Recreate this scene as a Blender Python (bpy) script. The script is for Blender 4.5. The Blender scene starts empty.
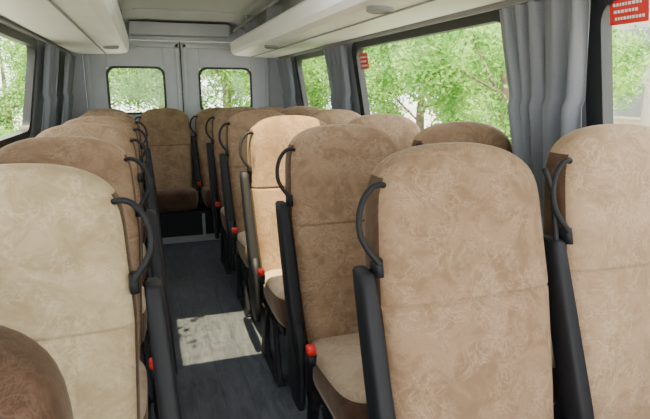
import bpy, math, random
import numpy as np
from mathutils import Vector, Matrix
random.seed(4)
H=1.24; XC=.345
C=bpy.context.scene.collection
# ------------------------------------------------------------ materials
def nmat(name):
    m=bpy.data.materials.new(name); m.use_nodes=True
    nt=m.node_tree; return m,nt,nt.nodes['Principled BSDF']
def plain(name,col,rough=.6,noise=.08,scale=20,bump=.0,metal=0,spec=.5):
    m,nt,b=nmat(name); N=nt.nodes; L=nt.links
    tc=N.new('ShaderNodeTexCoord'); n=N.new('ShaderNodeTexNoise'); n.inputs['Scale'].default_value=scale; n.inputs['Detail'].default_value=4
    L.new(tc.outputs['Object'],n.inputs['Vector'])
    r=N.new('ShaderNodeValToRGB')
    r.color_ramp.elements[0].position=.3; r.color_ramp.elements[1].position=.7
    r.color_ramp.elements[0].color=[c*(1-noise) for c in col]+[1]
    r.color_ramp.elements[1].color=[min(1,c*(1+noise)) for c in col]+[1]
    L.new(n.outputs['Fac'],r.inputs['Fac']); L.new(r.outputs['Color'],b.inputs['Base Color'])
    b.inputs['Roughness'].default_value=rough; b.inputs['Metallic'].default_value=metal
    b.inputs['Specular IOR Level'].default_value=spec
    if bump:
        bp=N.new('ShaderNodeBump'); bp.inputs['Strength'].default_value=bump; bp.inputs['Distance'].default_value=.002
        L.new(n.outputs['Fac'],bp.inputs['Height']); L.new(bp.outputs['Normal'],b.inputs['Normal'])
    return m
def suede(name,c1,c2,vein):
    m,nt,b=nmat(name); N=nt.nodes; L=nt.links
    tc=N.new('ShaderNodeTexCoord'); oi=N.new('ShaderNodeObjectInfo')
    mul=N.new('ShaderNodeVectorMath'); mul.operation='MULTIPLY_ADD'
    cx=N.new('ShaderNodeCombineXYZ'); L.new(oi.outputs['Random'],cx.inputs[0]); L.new(oi.outputs['Random'],cx.inputs[2])
    mul.inputs[1].default_value=(7,7,7)
    L.new(cx.outputs[0],mul.inputs[0]); L.new(tc.outputs['Object'],mul.inputs[2])
    def noise(sc,det,ro=.55,dist=0):
        n=N.new('ShaderNodeTexNoise'); n.inputs['Scale'].default_value=sc; n.inputs['Detail'].default_value=det; n.inputs['Roughness'].default_value=ro; n.inputs['Distortion'].default_value=dist
        L.new(mul.outputs[0],n.inputs['Vector']); return n.outputs['Fac']
    def mrange(o,a,c,d=0,e=1,smooth=True):
        r=N.new('ShaderNodeMapRange'); r.interpolation_type='SMOOTHSTEP' if smooth else 'LINEAR'
        r.inputs[1].default_value=a; r.inputs[2].default_value=c; r.inputs[3].default_value=d; r.inputs[4].default_value=e
        L.new(o,r.inputs[0]); return r.outputs[0]
    def mixc(fac,a,c):
        mx=N.new('ShaderNodeMix'); mx.data_type='RGBA'; L.new(fac,mx.inputs[0])
        if isinstance(a,tuple): mx.inputs[6].default_value=a+(1,)
        else: L.new(a,mx.inputs[6])
        mx.inputs[7].default_value=c+(1,); return mx.outputs[2]
    prev=mixc(mrange(noise(10,8,.75,.9),.39,.61),c1,c2)
    for sc,dist,w,fa,ms in ((13,2.6,.05,.5,6),(26,2.0,.07,.42,11)):
        n=noise(sc,3,.6,dist)
        s=N.new('ShaderNodeMath'); s.operation='SUBTRACT'; s.inputs[1].default_value=.5; L.new(n,s.inputs[0])
        a=N.new('ShaderNodeMath'); a.operation='ABSOLUTE'; L.new(s.outputs[0],a.inputs[0])
        r=mrange(a.outputs[0],0,w,fa,0); k=mrange(noise(ms,2,.5,1.0),.46,.60)
        mu=N.new('ShaderNodeMath'); mu.operation='MULTIPLY'; L.new(r,mu.inputs[0]); L.new(k,mu.inputs[1])
        prev=mixc(mu.outputs[0],prev,vein)
    L.new(prev,b.inputs['Base Color']); b.inputs['Roughness'].default_value=.9
    b.inputs['Specular IOR Level'].default_value=.15
    b.inputs['Sheen Weight'].default_value=.2; b.inputs['Sheen Roughness'].default_value=.4
    b.inputs['Sheen Tint'].default_value=(1,.85,.65,1)
    fn=N.new('ShaderNodeTexNoise'); fn.inputs['Scale'].default_value=260; L.new(tc.outputs['Object'],fn.inputs['Vector'])
    bp=N.new('ShaderNodeBump'); bp.inputs['Strength'].default_value=.25; bp.inputs['Distance'].default_value=.001
    L.new(fn.outputs['Fac'],bp.inputs['Height']); L.new(bp.outputs['Normal'],b.inputs['Normal'])
    return m
M={}
M['tan']=suede('suede_tan',(.205,.130,.078),(.275,.183,.115),(.39,.285,.19))
M['tan_lit']=suede('suede_tan_lit',(.27,.18,.11),(.345,.24,.155),(.46,.35,.24))  # same seat suede, slightly paler: the light on it is put into the colour
M['tan_lit_strong']=suede('suede_tan_lit_strong',(.325,.245,.14),(.425,.34,.21),(.55,.465,.315))  # same suede again, with grazing light painted in as a paler colour
M['cush']=suede('suede_cushion',(.32,.24,.165),(.39,.31,.22),(.50,.41,.31))
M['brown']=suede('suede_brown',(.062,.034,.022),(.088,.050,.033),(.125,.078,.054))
M['black']=plain('black_plastic',(.008,.009,.012),.6,.1,60,.1,0,.28)
M['red']=plain('red_buckle',(.65,.02,.02),.35)
M['wall']=plain('wall_panel_grey',(.36,.38,.41),.7,.05,30,.1)
M['ceil']=plain('ceiling_panel',(.56,.58,.59),.7,.04,30,.1)
M['door']=plain('door_panel_grey',(.50,.53,.56),.6,.04,10)
M['white']=plain('rack_white',(.86,.87,.87),.45,.03,10)
M['dark']=plain('window_rubber',(.016,.019,.022),.5)
M['grey']=plain('rack_grey',(.24,.25,.26),.5)
M['metal']=plain('metal',(.45,.46,.47),.35,.05,30,0,.8)
M['lamp']=plain('lamp_lens',(.35,.36,.36),.25)
def glassm():
    m=bpy.data.materials.new('window_glass'); m.use_nodes=True; nt=m.node_tree; N=nt.nodes; L=nt.links
    N.remove(N['Principled BSDF']); o=N['Material Output']
    t=N.new('ShaderNodeBsdfTransparent'); t.inputs[0].default_value=(.96,.98,.97,1)
    g=N.new('ShaderNodeBsdfGlossy'); g.inputs['Roughness'].default_value=.03
    mx=N.new('ShaderNodeMixShader'); mx.inputs[0].default_value=.04
    L.new(t.outputs[0],mx.inputs[1]); L.new(g.outputs[0],mx.inputs[2]); L.new(mx.outputs[0],o.inputs[0]); return m
M['glass']=glassm()
def curtm():
    m,nt,b=nmat('curtain_cloth'); N=nt.nodes; L=nt.links
    tc=N.new('ShaderNodeTexCoord'); n=N.new('ShaderNodeTexNoise'); n.inputs['Scale'].default_value=120
    L.new(tc.outputs['Object'],n.inputs['Vector'])
    r=N.new('ShaderNodeValToRGB'); r.color_ramp.elements[0].color=(.24,.26,.30,1); r.color_ramp.elements[1].color=(.32,.34,.385,1)
    L.new(n.outputs['Fac'],r.inputs[0]); L.new(r.outputs[0],b.inputs['Base Color']); b.inputs['Roughness'].default_value=.85
    tr=N.new('ShaderNodeBsdfTranslucent'); tr.inputs[0].default_value=(.34,.365,.42,1)
    mx=N.new('ShaderNodeMixShader'); mx.inputs[0].default_value=.35
    L.new(b.outputs[0],mx.inputs[1]); L.new(tr.outputs[0],mx.inputs[2]); L.new(mx.outputs[0],N['Material Output'].inputs[0])
    return m
M['curt']=curtm()
def floorm():
    m,nt,b=nmat('floor_vinyl'); N=nt.nodes; L=nt.links
    tc=N.new('ShaderNodeTexCoord'); mp=N.new('ShaderNodeMapping'); mp.inputs['Scale'].default_value=(10,2.6,1)
    L.new(tc.outputs['Object'],mp.inputs[0])
    n=N.new('ShaderNodeTexNoise'); n.inputs['Scale'].default_value=2.5; n.inputs['Detail'].default_value=8; n.inputs['Distortion'].default_value=.9; n.inputs['Roughness'].default_value=.65
    L.new(mp.outputs[0],n.inputs['Vector'])
    r=N.new('ShaderNodeValToRGB'); r.color_ramp.elements[0].position=.3; r.color_ramp.elements[1].position=.72
    r.color_ramp.elements[0].color=(.022,.028,.040,1); r.color_ramp.elements[1].color=(.088,.10,.118,1)
    L.new(n.outputs['Fac'],r.inputs[0])
    br=N.new('ShaderNodeTexBrick'); br.inputs['Scale'].default_value=1; br.inputs['Brick Width'].default_value=.7; br.inputs['Row Height'].default_value=.11
    br.inputs['Mortar Size'].default_value=.002; br.inputs['Color1'].default_value=(1,1,1,1); br.inputs['Color2'].default_value=(.85,.86,.88,1); br.inputs['Mortar'].default_value=(.6,.6,.6,1)
    mp2=N.new('ShaderNodeMapping'); mp2.inputs['Rotation'].default_value=(0,0,math.pi/2); L.new(tc.outputs['Object'],mp2.inputs[0]); L.new(mp2.outputs[0],br.inputs['Vector'])
    mx=N.new('ShaderNodeMix'); mx.data_type='RGBA'; mx.blend_type='MULTIPLY'; mx.inputs[0].default_value=1
    L.new(r.outputs[0],mx.inputs[6]); L.new(br.outputs['Color'],mx.inputs[7]); L.new(mx.outputs[2],b.inputs['Base Color'])
    b.inputs['Roughness'].default_value=.5; return m
M['floor']=floorm()
def leafm(name,c1,c2):
    m=bpy.data.materials.new(name); m.use_nodes=True; nt=m.node_tree; N=nt.nodes; L=nt.links
    N.remove(N['Principled BSDF']); o=N['Material Output']
    tc=N.new('ShaderNodeTexCoord'); n=N.new('ShaderNodeTexNoise'); n.inputs['Scale'].default_value=2.2; n.inputs['Detail'].default_value=5
    L.new(tc.outputs['Object'],n.inputs['Vector'])
    r=N.new('ShaderNodeValToRGB'); r.color_ramp.elements[0].position=.35; r.color_ramp.elements[1].position=.65
    r.color_ramp.elements[0].color=c1+(1,); r.color_ramp.elements[1].color=c2+(1,); L.new(n.outputs['Fac'],r.inputs[0])
    d=N.new('ShaderNodeBsdfDiffuse'); t=N.new('ShaderNodeBsdfTranslucent'); mx=N.new('ShaderNodeMixShader'); mx.inputs[0].default_value=.5
    L.new(r.outputs[0],d.inputs[0]); L.new(r.outputs[0],t.inputs[0]); L.new(d.outputs[0],mx.inputs[1]); L.new(t.outputs[0],mx.inputs[2]); L.new(mx.outputs[0],o.inputs[0])
    return m
M['leaf']=leafm('leaves',(.09,.25,.045),(.42,.66,.20))
M['bark']=plain('bark',(.16,.13,.10),.9,.3,12,.5)
M['asph']=plain('asphalt_ground',(.42,.42,.40),.9,.15,3)
M['bld']=plain('building_render',(.50,.44,.40),.9,.1,2)
M['pane']=plain('building_pane',(.20,.22,.24),.3,.1,2)

# ------------------------------------------------------------ mesh helpers
def mesh(name,v,f,mats,idx=None,smooth=False):
    me=bpy.data.meshes.new(name); me.from_pydata([tuple(a) for a in v],[],f)
    for m in mats: me.materials.append(M[m])
    if idx: 
        for p,i in zip(me.polygons,idx): p.material_index=i
    if smooth:
        for p in me.polygons: p.use_smooth=True
    me.update(); return me
def obj(name,me,parent=None,loc=None):
    o=bpy.data.objects.new(name,me); C.objects.link(o)
    if parent: o.parent=parent
    if loc: o.location=loc
    return o
def empty(name,loc=(0,0,0)):
    e=bpy.data.objects.new(name,None); e.empty_display_size=.1; C.objects.link(e); e.location=loc; return e
class B:
    def __init__(s): s.v=[];s.f=[];s.i=[]
    def box(s,x0,x1,y0,y1,z0,z1,m=0):
        k=len(s.v)
        s.v+=[(x0,y0,z0),(x1,y0,z0),(x1,y1,z0),(x0,y1,z0),(x0,y0,z1),(x1,y0,z1),(x1,y1,z1),(x0,y1,z1)]
        for q in ((0,3,2,1),(4,5,6,7),(0,1,5,4),(1,2,6,5),(2,3,7,6),(3,0,4,7)): s.f.append(tuple(k+a for a in q)); s.i.append(m)
    def quad(s,a,b,c,d,m=0):
        k=len(s.v); s.v+=[a,b,c,d]; s.f.append((k,k+1,k+2,k+3)); s.i.append(m)
    def add(s,v,f,i):
        k=len(s.v); s.v+=v; s.f+=[tuple(k+a for a in q) for q in f]; s.i+=i
    def mesh(s,name,mats,smooth=False): return mesh(name,s.v,s.f,mats,s.i,smooth)
def loft(secs,n=4,N=40,m=0,fn=None):
    v=[];f=[];e=2/n
    for (cx,cy,z,hx,hy) in secs:
        for k in range(N):
            a=2*math.pi*(k+.5)/N; c,s=math.cos(a),math.sin(a)
            x=math.copysign(abs(c)**e,c); y=math.copysign(abs(s)**e,s)
            p=(cx+hx*x,cy+hy*y,z)
            if fn: p=fn(p,x,y)
            v.append(p)
    for r in range(len(secs)-1):
        for k in range(N):
            k2=(k+1)%N; f.append((r*N+k,r*N+k2,(r+1)*N+k2,(r+1)*N+k))
    f.append(tuple(range(N-1,-1,-1))); f.append(tuple((len(secs)-1)*N+k for k in range(N)))
    return v,f,[m]*len(f)
def tube(pts,r,m=0,N=10,res=5,closed=False):
    P=[Vector(p) for p in pts]; S=[]
    for i in range(len(P)-1):
        p0=P[max(i-1,0)];p1=P[i];p2=P[i+1];p3=P[min(i+2,len(P)-1)]
        for j in range(res):
            t=j/res; S.append(.5*((2*p1)+(p2-p0)*t+(2*p0-5*p1+4*p2-p3)*t*t+(-p0+3*p1-3*p2+p3)*t**3))
    S.append(P[-1]); v=[];f=[]; up=Vector((0,1,0.01)).normalized()
    for i,p in enumerate(S):
        d=(S[min(i+1,len(S)-1)]-S[max(i-1,0)]).normalized()
        a=d.cross(up)
        if a.length<.05: a=d.cross(Vector((1,0,0)))
        a.normalize(); b=d.cross(a)
        for k in range(N):
            t=2*math.pi*k/N; v.append(tuple(p+a*math.cos(t)*r+b*math.sin(t)*r))
    for i in range(len(S)-1):
        for k in range(N): k2=(k+1)%N; f.append((i*N+k,i*N+k2,(i+1)*N+k2,(i+1)*N+k))
    f.append(tuple(range(N-1,-1,-1))); f.append(tuple((len(S)-1)*N+k for k in range(N)))
    return v,f,[m]*len(f)

# ------------------------------------------------------------ seat meshes
ZR=.955; ZB=.36; SL=.25
def yf(z): return SL*(z-ZR)
def wz(z):
    w=np.interp(z,[.36,.55,.80,.98,1.12],[.202,.215,.227,.218,.206])
    if z>.985:
        t=min(1,(z-.985)/.136); w*=max(0,1-t**2.9)**.40
    return float(w)
def dz(z):
    d=np.interp(z,[.36,.6,.9,1.12],[.14,.145,.14,.11])
    if z>1.03:
        t=min(1,(z-1.03)/.092); d*=max(.0,1-t**2.6)**.5
    if z<ZB+.04: d*=.6+.4*(z-ZB)/.04
    return float(d)
def frontbulge(x,z):
    q=(1-min(1,abs(x))**2.5)
    yy=(.006 if z<1.0 else .006*max(0,(1.12-z)/.12))*q
    yy+=.012*max(0,(abs(x)-.78)/.22)**2
    yy+=.007*math.exp(-((z-.785)/.0045)**2)
    yy-=.014*math.exp(-((z-.64)/.09)**2)*q
    yy-=.012*math.exp(-((z-1.0)/.07)**2)*q
    return yy
def backmesh(front,nm):
    zs=[.36,.375,.40,.43]+list(np.linspace(.47,.765,9))+[.774,.778,.781,.783,.785,.787,.789,.792,.796]+list(np.linspace(.81,1.02,9))+[1.04,1.055,1.068,1.079,1.089,1.098,1.106,1.112,1.1165,1.119,1.1205]
    N=64; v=[];f=[];idx=[];e=2/4.4
    for z in zs:
        w=wz(z);d=dz(z)
        for k in range(N):
            a=2*math.pi*(k+.5)/N; c,s=math.cos(a),math.sin(a)
            x=math.copysign(abs(c)**e,c); y=math.copysign(abs(s)**e,s)
            yy=yf(z)+.5*dz(min(z,1.03))+d/2*y
            if y<0: yy+=frontbulge(x,z)*(-y)
            v.append((w*x,yy,z))
    R=len(zs)
    for r in range(R-1):
        for k in range(N):
            k2=(k+1)%N; q=(r*N+k,r*N+k2,(r+1)*N+k2,(r+1)*N+k); f.append(q)
            cz=(zs[r]+zs[r+1])/2; ang=2*math.pi*(k+1)/N
            xn=abs(math.cos(ang))**e
            isf=math.sin(ang)<0 and xn<.965
            top=cz>1.05 and math.sin(ang)<.75
            idx.append(0 if (isf or top) else 1)
    f.append(tuple(range(N-1,-1,-1))); idx.append(1)
    f.append(tuple((R-1)*N+k for k in range(N))); idx.append(0)
    return mesh(nm,v,f,[front,'brown'],idx,True)
BACK={k:backmesh(k,'backrest_'+k) for k in ('tan','tan_lit','tan_lit_strong','brown')}
CD=-.05
def cushmesh(top='cush'):
    cy=-.32
    secs=[(0,cy,.325,.19,.20),(0,cy,.335,.212,.222),(0,cy,.37,.222,.232),(0,cy,.42,.226,.238),(0,cy,.45,.225,.237),(0,cy,.468,.217,.228),(0,cy,.478,.20,.21),(0,cy,.484,.15,.16),(0,cy,.486,.06,.07)]
    secs=[(a,c,z+CD,h*.97,k) for a,c,z,h,k in secs]
    def fn(p,x,y): return (p[0],p[1],p[2]+ (.02*(-y) if p[2]>.35 else 0))
    v,f,i=loft(secs,5,48,1,fn)
    for k in range(48*4,len(f)): i[k]=0
    return mesh('cushion',v,f,[top,'brown'],i,True)
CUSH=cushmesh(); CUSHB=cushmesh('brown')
def handmesh(s):
    b=B()
    pts=[(.190,1.036),(.210,1.045),(.232,1.038),(.253,1.013),(.264,.98),(.264,.945),(.251,.915),(.236,.895),(.224,.878)]
    b.add(*tube([(s*x,yf(z)+.014+(.0 if i else .02),z) for i,(x,z) in enumerate(pts)],.0068,0,10,4))
    b.add(*loft([(s*.226,yf(.86)+.03,.855,.010,.024),(s*.226,yf(.885)+.03,.89,.010,.020)],3,16))
    return b.mesh('grab_handle',['black'],True)
def armmesh(s,hinge=True):
    b=B(); x0=s*(.252 if s<0 else .262)
    def sec(z,hx=.017,hy=.032):
        x=x0+(.028*(.86-z)/.5 if s>0 else .012*(.86-z)/.5)
        return (x,yf(.86)+.045+.33*(z-.86),z,hx,hy)
    b.add(*loft([sec(.34,.012,.03),sec(.35,.020,.036),sec(.5,.023,.04),sec(.7,.021,.036),sec(.83,.019,.033),sec(.858,.018,.031),sec(.865,.012,.024)],4,24))
    x=s*.242
    if hinge: b.add(*loft([(x,-.13,.18,.012,.05),(x,-.12,.22,.014,.075),(x,-.10,.32,.014,.095),(x,-.10,.42,.016,.08),(x,-.10,.48,.014,.05)],4,20))
    return b.mesh('armrest',['black'],True)
def bucklemesh(s):
    b=B(); x=s*.243
    b.add(*loft([(x,-.26,.31,.009,.014),(x,-.27,.40,.010,.016),(x,-.282,.412,.015,.022),(x,-.288,.45,.016,.022)],4,16,0))
    b.add(*loft([(x,-.288,.448,.0145,.019),(x,-.29,.472,.0145,.019),(x,-.291,.476,.011,.015)],4,16,1))
    return b.mesh('belt_buckle',['black','red'],True)
def basemesh(s):
    b=B(); Z=.275
    b.box(-.2,.2,-.50,-.09,Z-.025,Z,0)
    for x in (s*.205,-s*.16):
        b.add(*loft([(x,-.16,0.0,.020,.055),(x,-.16,.02,.016,.05),(x,-.17,.1,.014,.03),(x,-.19,.20,.014,.035),(x,-.20,Z-.01,.016,.07)],4,16))
        b.add(*loft([(x,-.42,0.0,.020,.045),(x,-.42,.02,.014,.03),(x,-.38,.18,.012,.022),(x,-.34,Z-.01,.014,.04)],4,16))
        b.box(x-.018,x+.018,-.47,-.10,0,.012)
    b.box(-.2,.2,-.40,-.36,.21,.255,0)
    return b.mesh('seat_base',['black'])
S={}
for s in (-1,1): S[s]=dict(h=handmesh(s),a=armmesh(s),a2=armmesh(s,False),b=bucklemesh(s),p=basemesh(s))
def beltmesh():
    b=B(); P=[(.215,1.06,-.012),(.236,1.0,-.008),(.243,.9,.0),(.245,.75,.0),(.245,.6,.0),(.243,.45,-.01)]
    b.add(*tube([(x,yf(z)+.02+o,z) for x,z,o in P],.0065,0,8,4))
    return b.mesh('seat_belt',['black'],True)
BELT=beltmesh()
def seat(x,y,s,front='tan',zs=1.0,base=True,cush=None,arms=True,name='bus_seat',belt=False):
    e=empty(name,(x,y,0)); e.scale=(1,1,zs)
    obj('backrest',BACK[front],e); obj('cushion',cush or CUSH,e)
    if arms:
        obj('grab_handle',S[s]['h'],e); obj('armrest',S[s]['a' if base else 'a2'],e); obj('belt_buckle',S[s]['b'],e)
    if base: obj('seat_base',S[s]['p'],e)
    if belt: obj('seat_belt',BELT,e)
    return e
RY=[.96,1.69,2.43,3.17,3.91]
for i,y in enumerate(RY):
    seat(.67,y,-1,'tan',belt=(i==0)); seat(1.168,y,-1,'tan_lit' if i==0 else 'tan',1.03 if i==0 else 1.0)
LY=[1.08,1.78,2.48,3.18,3.88]
for i,y in enumerate(LY):
    seat(-.275,y,1,'tan_lit_strong' if i==0 else 'tan',.978)
seat(-.315,.46,1,'brown',.918,arms=False)
for x in (-.34,.145,.63,1.115):
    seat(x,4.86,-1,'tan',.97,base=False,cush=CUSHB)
b=B(); b.box(-.56,1.33,4.36,5.2,0,.245,0); b.box(-.58,1.35,4.34,4.38,.0,.05,1); b.box(-.58,1.35,4.335,4.36,.22,.26,0)
for x in (-.1,.39,.87): b.box(x-.012,x+.012,4.33,4.36,.05,.24,1)
obj('rear_bench_plinth',b.mesh('rear_bench_plinth',['black','grey']))

# ------------------------------------------------------------ shell
Y0,Y1=-1.0,5.35
WP=[(1.10,0),(1.11,.45),(1.07,.97),(.97,1.525),(.90,1.66)]
WIN={1:[(-.3,1.33),(1.73,3.30),(3.78,4.72)],-1:[(-.3,1.27),(1.75,3.78),(4.28,4.76)]}
for s,nm in ((1,'wall_right'),(-1,'wall_left')):
    b=B(); T=.03
    for i in range(4):
        (a,z0),(c,z1)=WP[i],WP[i+1]
        if i==2:
            ys=[Y0]
            for w in WIN[s]: ys+=list(w)
            ys.append(Y1); spans=[(ys[k],ys[k+1]) for k in range(0,len(ys),2)]
        else: spans=[(Y0,Y1)]
        for y0,y1 in spans:
            P=[(XC+s*a,y0,z0),(XC+s*a,y1,z0),(XC+s*c,y1,z1),(XC+s*c,y0,z1)]
            Q=[(p[0]+s*T,p[1],p[2]) for p in P]
            k=len(b.v); b.v+=P+Q
            for q in ((0,1,2,3),(7,6,5,4),(0,4,5,1),(1,5,6,2),(2,6,7,3),(3,7,4,0)): b.f.append(tuple(k+t for t in q)); b.i.append(0)
    obj(nm,b.mesh(nm,['wall']))
def rrect(u0,u1,v0,v1,r,n=6):
    out=[]
    for cx,cy,a0 in ((u1-r,v1-r,0),(u0+r,v1-r,90),(u0+r,v0+r,180),(u1-r,v0+r,270)):
        for k in range(n+1):
            a=math.radians(a0+90*k/n); out.append((cx+r*math.cos(a),cy+r*math.sin(a)))
    return out
def winframe(b,to3,u0,u1,v0,v1,bo,bi,r,th,bu=None):
    bu=bu or bo
    O=rrect(u0-bu,u1+bu,v0-bo,v1+bo,r+bo*.3); I=rrect(u0+bi,u1-bi,v0+bi,v1-bi,r)
    n=len(O); k=len(b.v)
    for off in (-th,th):
        for ring in (O,I):
            for (u,v) in ring: b.v.append(to3(u,v,off))
    for j in range(n):
        j2=(j+1)%n
        for (p,q) in ((0,n),(n,3*n),(3*n,2*n),(2*n,0)):
            b.f.append((k+p+j,k+p+j2,k+q+j2,k+q+j)); b.i.append(0)
    k=len(b.v)
    for (u,v) in I: b.v.append(to3(u,v,0))
    b.f.append(tuple(k+j for j in range(n))); b.i.append(1)
cnt=0
for s in (1,-1):
    for (y0,y1) in WIN[s]:
        cnt+=1; b=B(); L=math.hypot(.10,.555)
        def to3(u,v,off,s=s): return (XC+s*(1.07-.10*v/L+.015-off),u,.97+.555*v/L)
        winframe(b,to3,y0,y1,0,L,.022,.022,.07,.022,.045)
        obj('window_%d'%cnt,b.mesh('window_%d'%cnt,['dark','glass']))
b=B(); b.box(XC-1.13,XC+1.13,Y0,Y1+.03,-.05,0); obj('floor',b.mesh('floor',['floor']))
CP=[(-.93,1.655),(-.78,1.76),(-.55,1.84),(-.325,1.86),(.455,1.86),(.55,1.84),(.78,1.76),(.93,1.655)]
b=B(); HY=(1.80,2.34)
for i in range(7):
    (a,z0),(c,z1)=CP[i],CP[i+1]
    spans=[(Y0,HY[0]),(HY[1],Y1+.03)] if i==3 else [(Y0,Y1+.03)]
    for y0,y1 in spans:
        P=[(XC+a,y0,z0),(XC+a,y1,z0),(XC+c,y1,z1),(XC+c,y0,z1)]; Q=[(p[0],p[1],p[2]+.03) for p in P]
        k=len(b.v); b.v+=P+Q
        for q in ((0,1,2,3),(7,6,5,4),(0,4,5,1),(1,5,6,2),(2,6,7,3),(3,7,4,0)): b.f.append(tuple(k+t for t in q)); b.i.append(0)
for y in (2.9,3.7,4.5): b.box(-.05,.74,y-.02,y+.02,1.845,1.862,0)
obj('ceiling',b.mesh('ceiling',['ceil']))
b=B(); x0,x1=XC-.325,XC+.455
b.box(x0-.03,x0,HY[0]-.03,HY[1]+.03,1.84,1.91);b.box(x1,x1+.03,HY[0]-.03,HY[1]+.03,1.84,1.91)
b.box(x0,x1,HY[0]-.03,HY[0],1.84,1.91);b.box(x0,x1,HY[1],HY[1]+.03,1.84,1.91)
obj('roof_hatch_frame',b.mesh('roof_hatch_frame',['white']))
b=B()
def rear(x0,x1,z0,z1): b.box(x0,x1,Y1,Y1+.03,z0,z1)
rear(XC-1.10,XC-.86,0,1.66); rear(XC+.86,XC+1.10,0,1.66); rear(XC-.86,XC+.86,0,.12); rear(XC-.86,XC+.86,1.70,1.87)
rear(XC-.93,XC-.86,1.66,1.70); rear(XC+.86,XC+.93,1.66,1.70)
b.box(XC-.44,XC+.44,5.16,Y1,1.735,1.84)
obj('wall_rear',b.mesh('wall_rear',['door']))
for di,(x0,x1,wx0,wx1) in enumerate(((XC-.855,XC-.008,-.32,.18),(XC+.008,XC+.855,.51,1.01))):
    e=empty('door_%d'%(di+1),(0,0,0)); b=B(); W0,W1=1.03,1.45
    for (a,c,z0,z1) in ((x0,wx0,.125,1.695),(wx1,x1,.125,1.695),(wx0,wx1,.125,W0),(wx0,wx1,W1,1.695)): b.box(a,c,Y1-.03,Y1+.02,z0,z1)
    b.box(x0+.01,x0+.045,Y1-.05,Y1-.03,.15,1.67); b.box(x1-.045,x1-.01,Y1-.05,Y1-.03,.15,1.67)
    b.box(x0+.01,x1-.01,Y1-.05,Y1-.03,1.63,1.67); b.box(x0+.045,x1-.045,Y1-.05,Y1-.03,.84,.87)
    b.box((x1-.10 if di==0 else x0+.05),(x1-.05 if di==0 else x0+.10),Y1-.07,Y1-.03,.55,.75)
    o=obj('door_panel',b.mesh('door_panel',['door']),e)
    bv=o.modifiers.new('b','BEVEL'); bv.width=.006; bv.segments=2
    b=B()
    winframe(b,lambda u,v,off:(u,Y1-.03+off,v),wx0,wx1,W0,W1,.010,.010,.07,.012)
    obj('door_window',b.mesh('door_window',['dark','glass']),e)
b=B(); b.box(XC-.006,XC+.006,Y1-.01,Y1+.01,.125,1.695); obj('door_seal',b.mesh('door_seal',['dark']))
b=B()
for s in (-1,1): b.box(XC+s*1.095-.012,XC+s*1.095+.012,Y0,Y1-.05,0,.08)
obj('trim_1',b.mesh('trim_1',['grey']))
# ------------------------------------------------------------ luggage racks
for s in (1,-1):
    prof=[(.462,1.69),(.445,1.67),(.452,1.60),(.47,1.572),(.52,1.56),(.72,1.552),(.88,1.55),(.925,1.565),(.88,1.60),(.56,1.60),(.49,1.62),(.478,1.69)]
    ya,yb=-.8,5.14; b=B(); n=len(prof)
    for y in (ya,yb):
        for (p,z) in prof: b.v.append((XC+s*p,y,z))
    for j in range(n):
        j2=(j+1)%n; b.f.append((j,j2,n+j2,n+j)); b.i.append(0)
    b.f.append(tuple(range(n))); b.f.append(tuple(range(2*n-1,n-1,-1))); b.i+=[0,0]
    e=empty('luggage_rack'); o=obj('shelf',b.mesh('shelf',['white']),e)
    b=B()
    for y in np.arange(.3,5.1,.83):
        xa,xb=XC+s*.47,XC+s*.56
        b.box(min(xa,xb),max(xa,xb),y,y+.03,1.60,1.84,0)
        xb2=XC+s*.80; b.box(min(xb,xb2),max(xb,xb2),y,y+.02,1.60,1.74,0)
    b.box(min(XC+s*.47,XC+s*.49),max(XC+s*.47,XC+s*.49),ya,yb,1.775,1.795,1)
    xa,xb=XC+s*.640,XC+s*.648; b.box(min(xa,xb),max(xa,xb),ya,yb,1.549,1.556,0)
    obj('rack_brackets',b.mesh('rack_brackets',['grey','metal']),e)
    for y in ((1.95,4.3) if s<0 else (1.15,2.0,3.9)):
        N=28; x=XC+s*.56
        rs=[(.055,1.562),(.055,1.546),(.046,1.541),(.04,1.548),(.0001,1.546)]
        v=[];f=[];ii=[]
        for r,z in rs:
            for q in range(N): a=2*math.pi*q/N; v.append((x+r*math.cos(a),y+r*math.sin(a),z))
        for r in range(4):
            for q in range(N): f.append((r*N+q,r*N+(q+1)%N,(r+1)*N+(q+1)%N,(r+1)*N+q)); ii.append(0 if r<3 else 1)
        obj('reading_lamp',mesh('reading_lamp',v,f,['grey','lamp'],ii,True),e)
# ------------------------------------------------------------ curtains
def curtain(s,y0,y1,g=.55,nf=7,zt=1.530,zb=.78,amp=.020):
    v=[];f=[];nu=nf*12;nv=24
    for j in range(nv+1):
        t=j/nv; z=zt+(zb-zt)*t
        gg=1-(1-g)*(math.sin(min(1,t/.8)*math.pi/2)**1.5)
        off=np.interp(z,[.45,.97,1.525,1.66],[1.11,1.07,.97,.90])-.055-(.015 if z<1.2 else .0)
        for i in range(nu+1):
            u=i/nu; yc=(y0+y1)/2+((u-.5)*(y1-y0))*gg
            ph=u*nf*2*math.pi+1.0*math.sin(u*9+t*1.2)
            x=XC+s*(off+amp*(.7+.5*t)*math.sin(ph)+.006*math.sin(ph*2.3+t*3))
            v.append((x,yc+.008*math.sin(ph*1.0+t*5),z))
    for j in range(nv):
        for i in range(nu): a=j*(nu+1)+i; f.append((a,a+1,a+nu+2,a+nu+1))
    return obj('curtain',mesh('curtain',v,f,['curt'],None,True))
curtain(1,1.30,1.72,.70,5,amp=.026); curtain(1,3.33,3.76,.75,5); curtain(1,4.74,5.2,.8,5)
curtain(-1,1.24,1.74,.62,6); curtain(-1,3.86,4.28,.8,5); curtain(-1,4.78,5.2,.8,5)
for s in (-1,1):
    b=B(); b.add(*tube([(XC+s*.925,y,1.541) for y in (-.6,2,5.2)],.006,0,8,2)); obj('curtain_rail',b.mesh('curtain_rail',['grey'],True))
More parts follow.
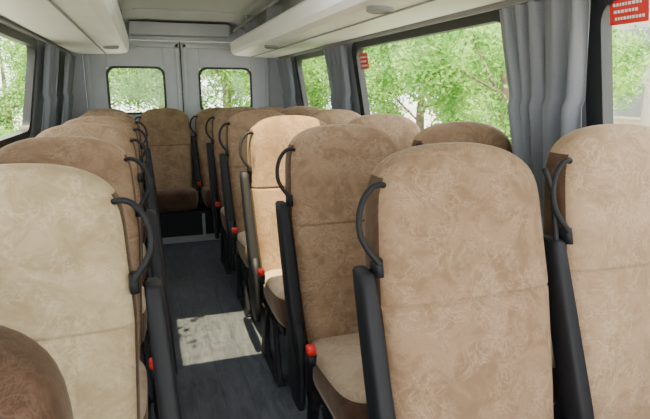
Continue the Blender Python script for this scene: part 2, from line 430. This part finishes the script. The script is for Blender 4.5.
# ------------------------------------------------------------ emergency stickers
def sign(y,v,h,wd):
    L=math.hypot(.10,.555); e=empty('emergency_sign')
    def P(u,w,off=.0): return (XC+(1.07-.10*w/L+.015-.010-off),u,.97+.555*w/L)
    b=B()
    b.quad(P(y,v),P(y-wd,v),P(y-wd,v-h),P(y,v-h)); obj('sign_panel',b.mesh('sign_panel',['red']),e)
    b=B()
    for r,(a,c) in enumerate(((.1,.85),(.12,.7),(.15,.9))):
        yy=v-h*(.2+r*.26); x=a*wd
        while x<c*wd:
            w=random.uniform(.005,.011); b.quad(P(y-x,yy,.002),P(y-x-w,yy,.002),P(y-x-w,yy-h*.11,.002),P(y-x,yy-h*.11,.002)); x+=w+.003
    obj('sign_text',b.mesh('sign_text',['white']),e)
sign(3.25,.51,.10,.13); sign(1.285,.541,.075,.13)
# ------------------------------------------------------------ outside
GZ=-.75
b=B(); b.box(-40,40,-20,60,GZ-.1,GZ); obj('ground',b.mesh('ground',['asph']))
def leafquads(c,r,leaf):
    n=len(c)
    a=r.normal(size=(n,3)); a/=np.linalg.norm(a,axis=1)[:,None]
    q=np.cross(a,r.normal(size=(n,3))); q/=np.linalg.norm(q,axis=1)[:,None]
    sz=leaf*r.uniform(.6,1.3,(n,1))
    return np.stack([c-a*sz,c+q*sz*.5,c+a*sz,c-q*sz*.5],1).reshape(-1,3)
def treemesh(seed,n,leaf):
    r=np.random.RandomState(seed); cl=[]
    for _ in range(28):
        d=r.normal(size=3); d/=np.linalg.norm(d); cl.append(d*np.array([1.8,1.8,2.0])*r.uniform(.35,1)**.6+np.array([0,0,2.9]))
    cl=np.array(cl); c=cl[r.randint(0,len(cl),n)]
    d=r.normal(size=(n,3)); d/=np.linalg.norm(d,axis=1)[:,None]
    p=c+d*(r.uniform(0,1,(n,1))**.45)*r.uniform(.42,.8,(n,1))
    V=leafquads(p,r,leaf); b=B()
    b.add(*loft([(0,0,0,.17,.17),(0.02,0,.6,.13,.13),(.04,.02,1.6,.11,.11),(.0,.05,2.8,.07,.07),(.03,.0,4.0,.03,.03)],2,12,0))
    for k in range(8):
        e=cl[k]; b.add(*tube([(0,0,1.3+.15*k),(e[0]*.4,e[1]*.4,(1.3+.15*k)*.6+e[2]*.4),tuple(e)],.03,0,6,3))
    nb=len(b.v); v=np.vstack([np.array(b.v),V]); f=b.f+[(nb+4*i,nb+4*i+1,nb+4*i+2,nb+4*i+3) for i in range(n)]
    return mesh('dapple_tree_mesh',v.tolist(),f,['bark','leaf'],b.i+[1]*n)
TM=[treemesh(1,17000,.06),treemesh(7,17000,.06)]
tp=[(6.0,1.5),(6.3,8.2),(6.6,11.9),(10.5,11.5),(10.5,15.5),(5.0,15.8),(10.2,2.6),(9.8,-1),(9,19.5),
    (-5.8,6.5),(-6.2,11),(-10,8.5),(-6.5,16),(-10.5,13.5),(-6.5,2.0),(-1.4,15.5),(2.2,15),(.6,20),(5,20.5),(-4.5,20.5)]
for i,(x,y) in enumerate(tp):
    o=obj('tree',TM[i%2],None,(x,y,GZ)); o.rotation_euler=(0,0,i*1.3); k=random.uniform(.9,1.1); o.scale=(k,k,k*random.uniform(.85,1.0))
def bushmesh():
    r=np.random.RandomState(3); n=7000
    p=r.uniform(-1,1,(n,3))*np.array([.45,1.6,.5])+np.array([0,0,.6])+.09*r.normal(size=(n,3)); p[:,2]=np.maximum(p[:,2],.06)
    V=leafquads(p,r,.05)
    return mesh('hedge',V.tolist(),[(4*i,4*i+1,4*i+2,4*i+3) for i in range(n)],['leaf'])
BM=bushmesh()
for (x,y,r) in ((3.0,5,0),(3.0,8.4,0),(3.0,11.8,0),(-2.8,5,0),(-2.8,8.4,0),(-2.8,11.8,0)):
    o=obj('hedge',BM,None,(x,y,GZ)); o.rotation_euler=(0,0,r)
def dappletree():  # unseen tree, added so its branch breaks up the sun through the hatch
    r=np.random.RandomState(11); b=B()
    b.add(*loft([(0,0,0,.12,.12),(.05,0,1.5,.09,.09),(.1,0,3.2,.07,.07),(.15,0,4.4,.04,.04)],2,12,0))
    b.add(*tube([(.1,0,3.0),(.9,.05,3.55),(1.9,.12,3.75),(2.75,.2,3.72)],.028,0,8,4))
    b.add(*tube([(.1,0,3.2),(-.5,.3,3.9),(-.9,.6,4.5)],.03,0,8,4)); b.add(*tube([(.12,0,3.6),(.4,-.5,4.3),(.5,-.9,4.9)],.03,0,8,4))
    P=[np.array([-.3,.1,4.9])+r.normal(size=(2500,3))*np.array([.6,.6,.45]),
       np.array([1.75,.15,3.75])+r.normal(size=(160,3))*np.array([.45,.22,.12]), np.array([2.80,.12,3.72])+r.normal(size=(34,3))*np.array([.07,.18,.08]),
       np.array([3.05,.42,3.70])+r.normal(size=(16,3))*np.array([.12,.05,.05])]
    V=leafquads(np.vstack(P),r,.028); n=len(V)//4; nb=len(b.v)
    return mesh('dapple_tree_mesh',np.vstack([np.array(b.v),V]).tolist(),b.f+[(nb+4*i,nb+4*i+1,nb+4*i+2,nb+4*i+3) for i in range(n)],['bark','leaf'],b.i+[1]*n)
obj('tree',dappletree(),None,(-2.75,1.65,GZ))  # added out of view, only to dapple the sun patch
b=B(); b.box(15,23,9,24,GZ,7,0)
for zz in (.4,2.1,3.8,5.4):
    for yy in np.arange(9.6,23,1.6): b.box(14.93,15.01,yy,yy+.95,zz,zz+1.05,1); b.box(14.90,14.95,yy-.05,yy+1.0,zz-.08,zz,0)
for xx in np.arange(15.6,22,2.2): b.box(xx,xx+1.2,8.93,9.01,.6,2.1,1); b.box(xx,xx+1.2,8.93,9.01,3.6,5.1,1)
obj('building',b.mesh('building',['bld','pane']))
# ------------------------------------------------------------ light
w=bpy.data.worlds.new('World'); bpy.context.scene.world=w; w.use_nodes=True
bg=w.node_tree.nodes['Background']; bg.inputs[0].default_value=(.96,.97,.98,1); bg.inputs[1].default_value=6.4
sl=bpy.data.lights.new('sun','SUN'); sl.energy=23; sl.angle=.009; sl.color=(1,.82,.46)
so=bpy.data.objects.new('sun',sl); C.objects.link(so); so.location=(0,-2,8)
so.rotation_euler=Vector((.03,.25,-1)).to_track_quat('-Z','Y').to_euler()
# ------------------------------------------------------------ camera
f=520; th=math.atan(119/f); psi=math.atan(180*math.cos(th)/f)
F=Vector((math.sin(psi)*math.cos(th),math.cos(psi)*math.cos(th),-math.sin(th))); R=Vector((math.cos(psi),-math.sin(psi),0)); U=R.cross(F)
cd=bpy.data.cameras.new('camera'); cd.sensor_width=36; cd.lens=f/650*36; cd.clip_start=.02
co=bpy.data.objects.new('camera',cd); C.objects.link(co)
m=Matrix((R,U,-F)).transposed().to_4x4(); m.translation=Vector((0,0,H)); co.matrix_world=m
bpy.context.scene.camera=co
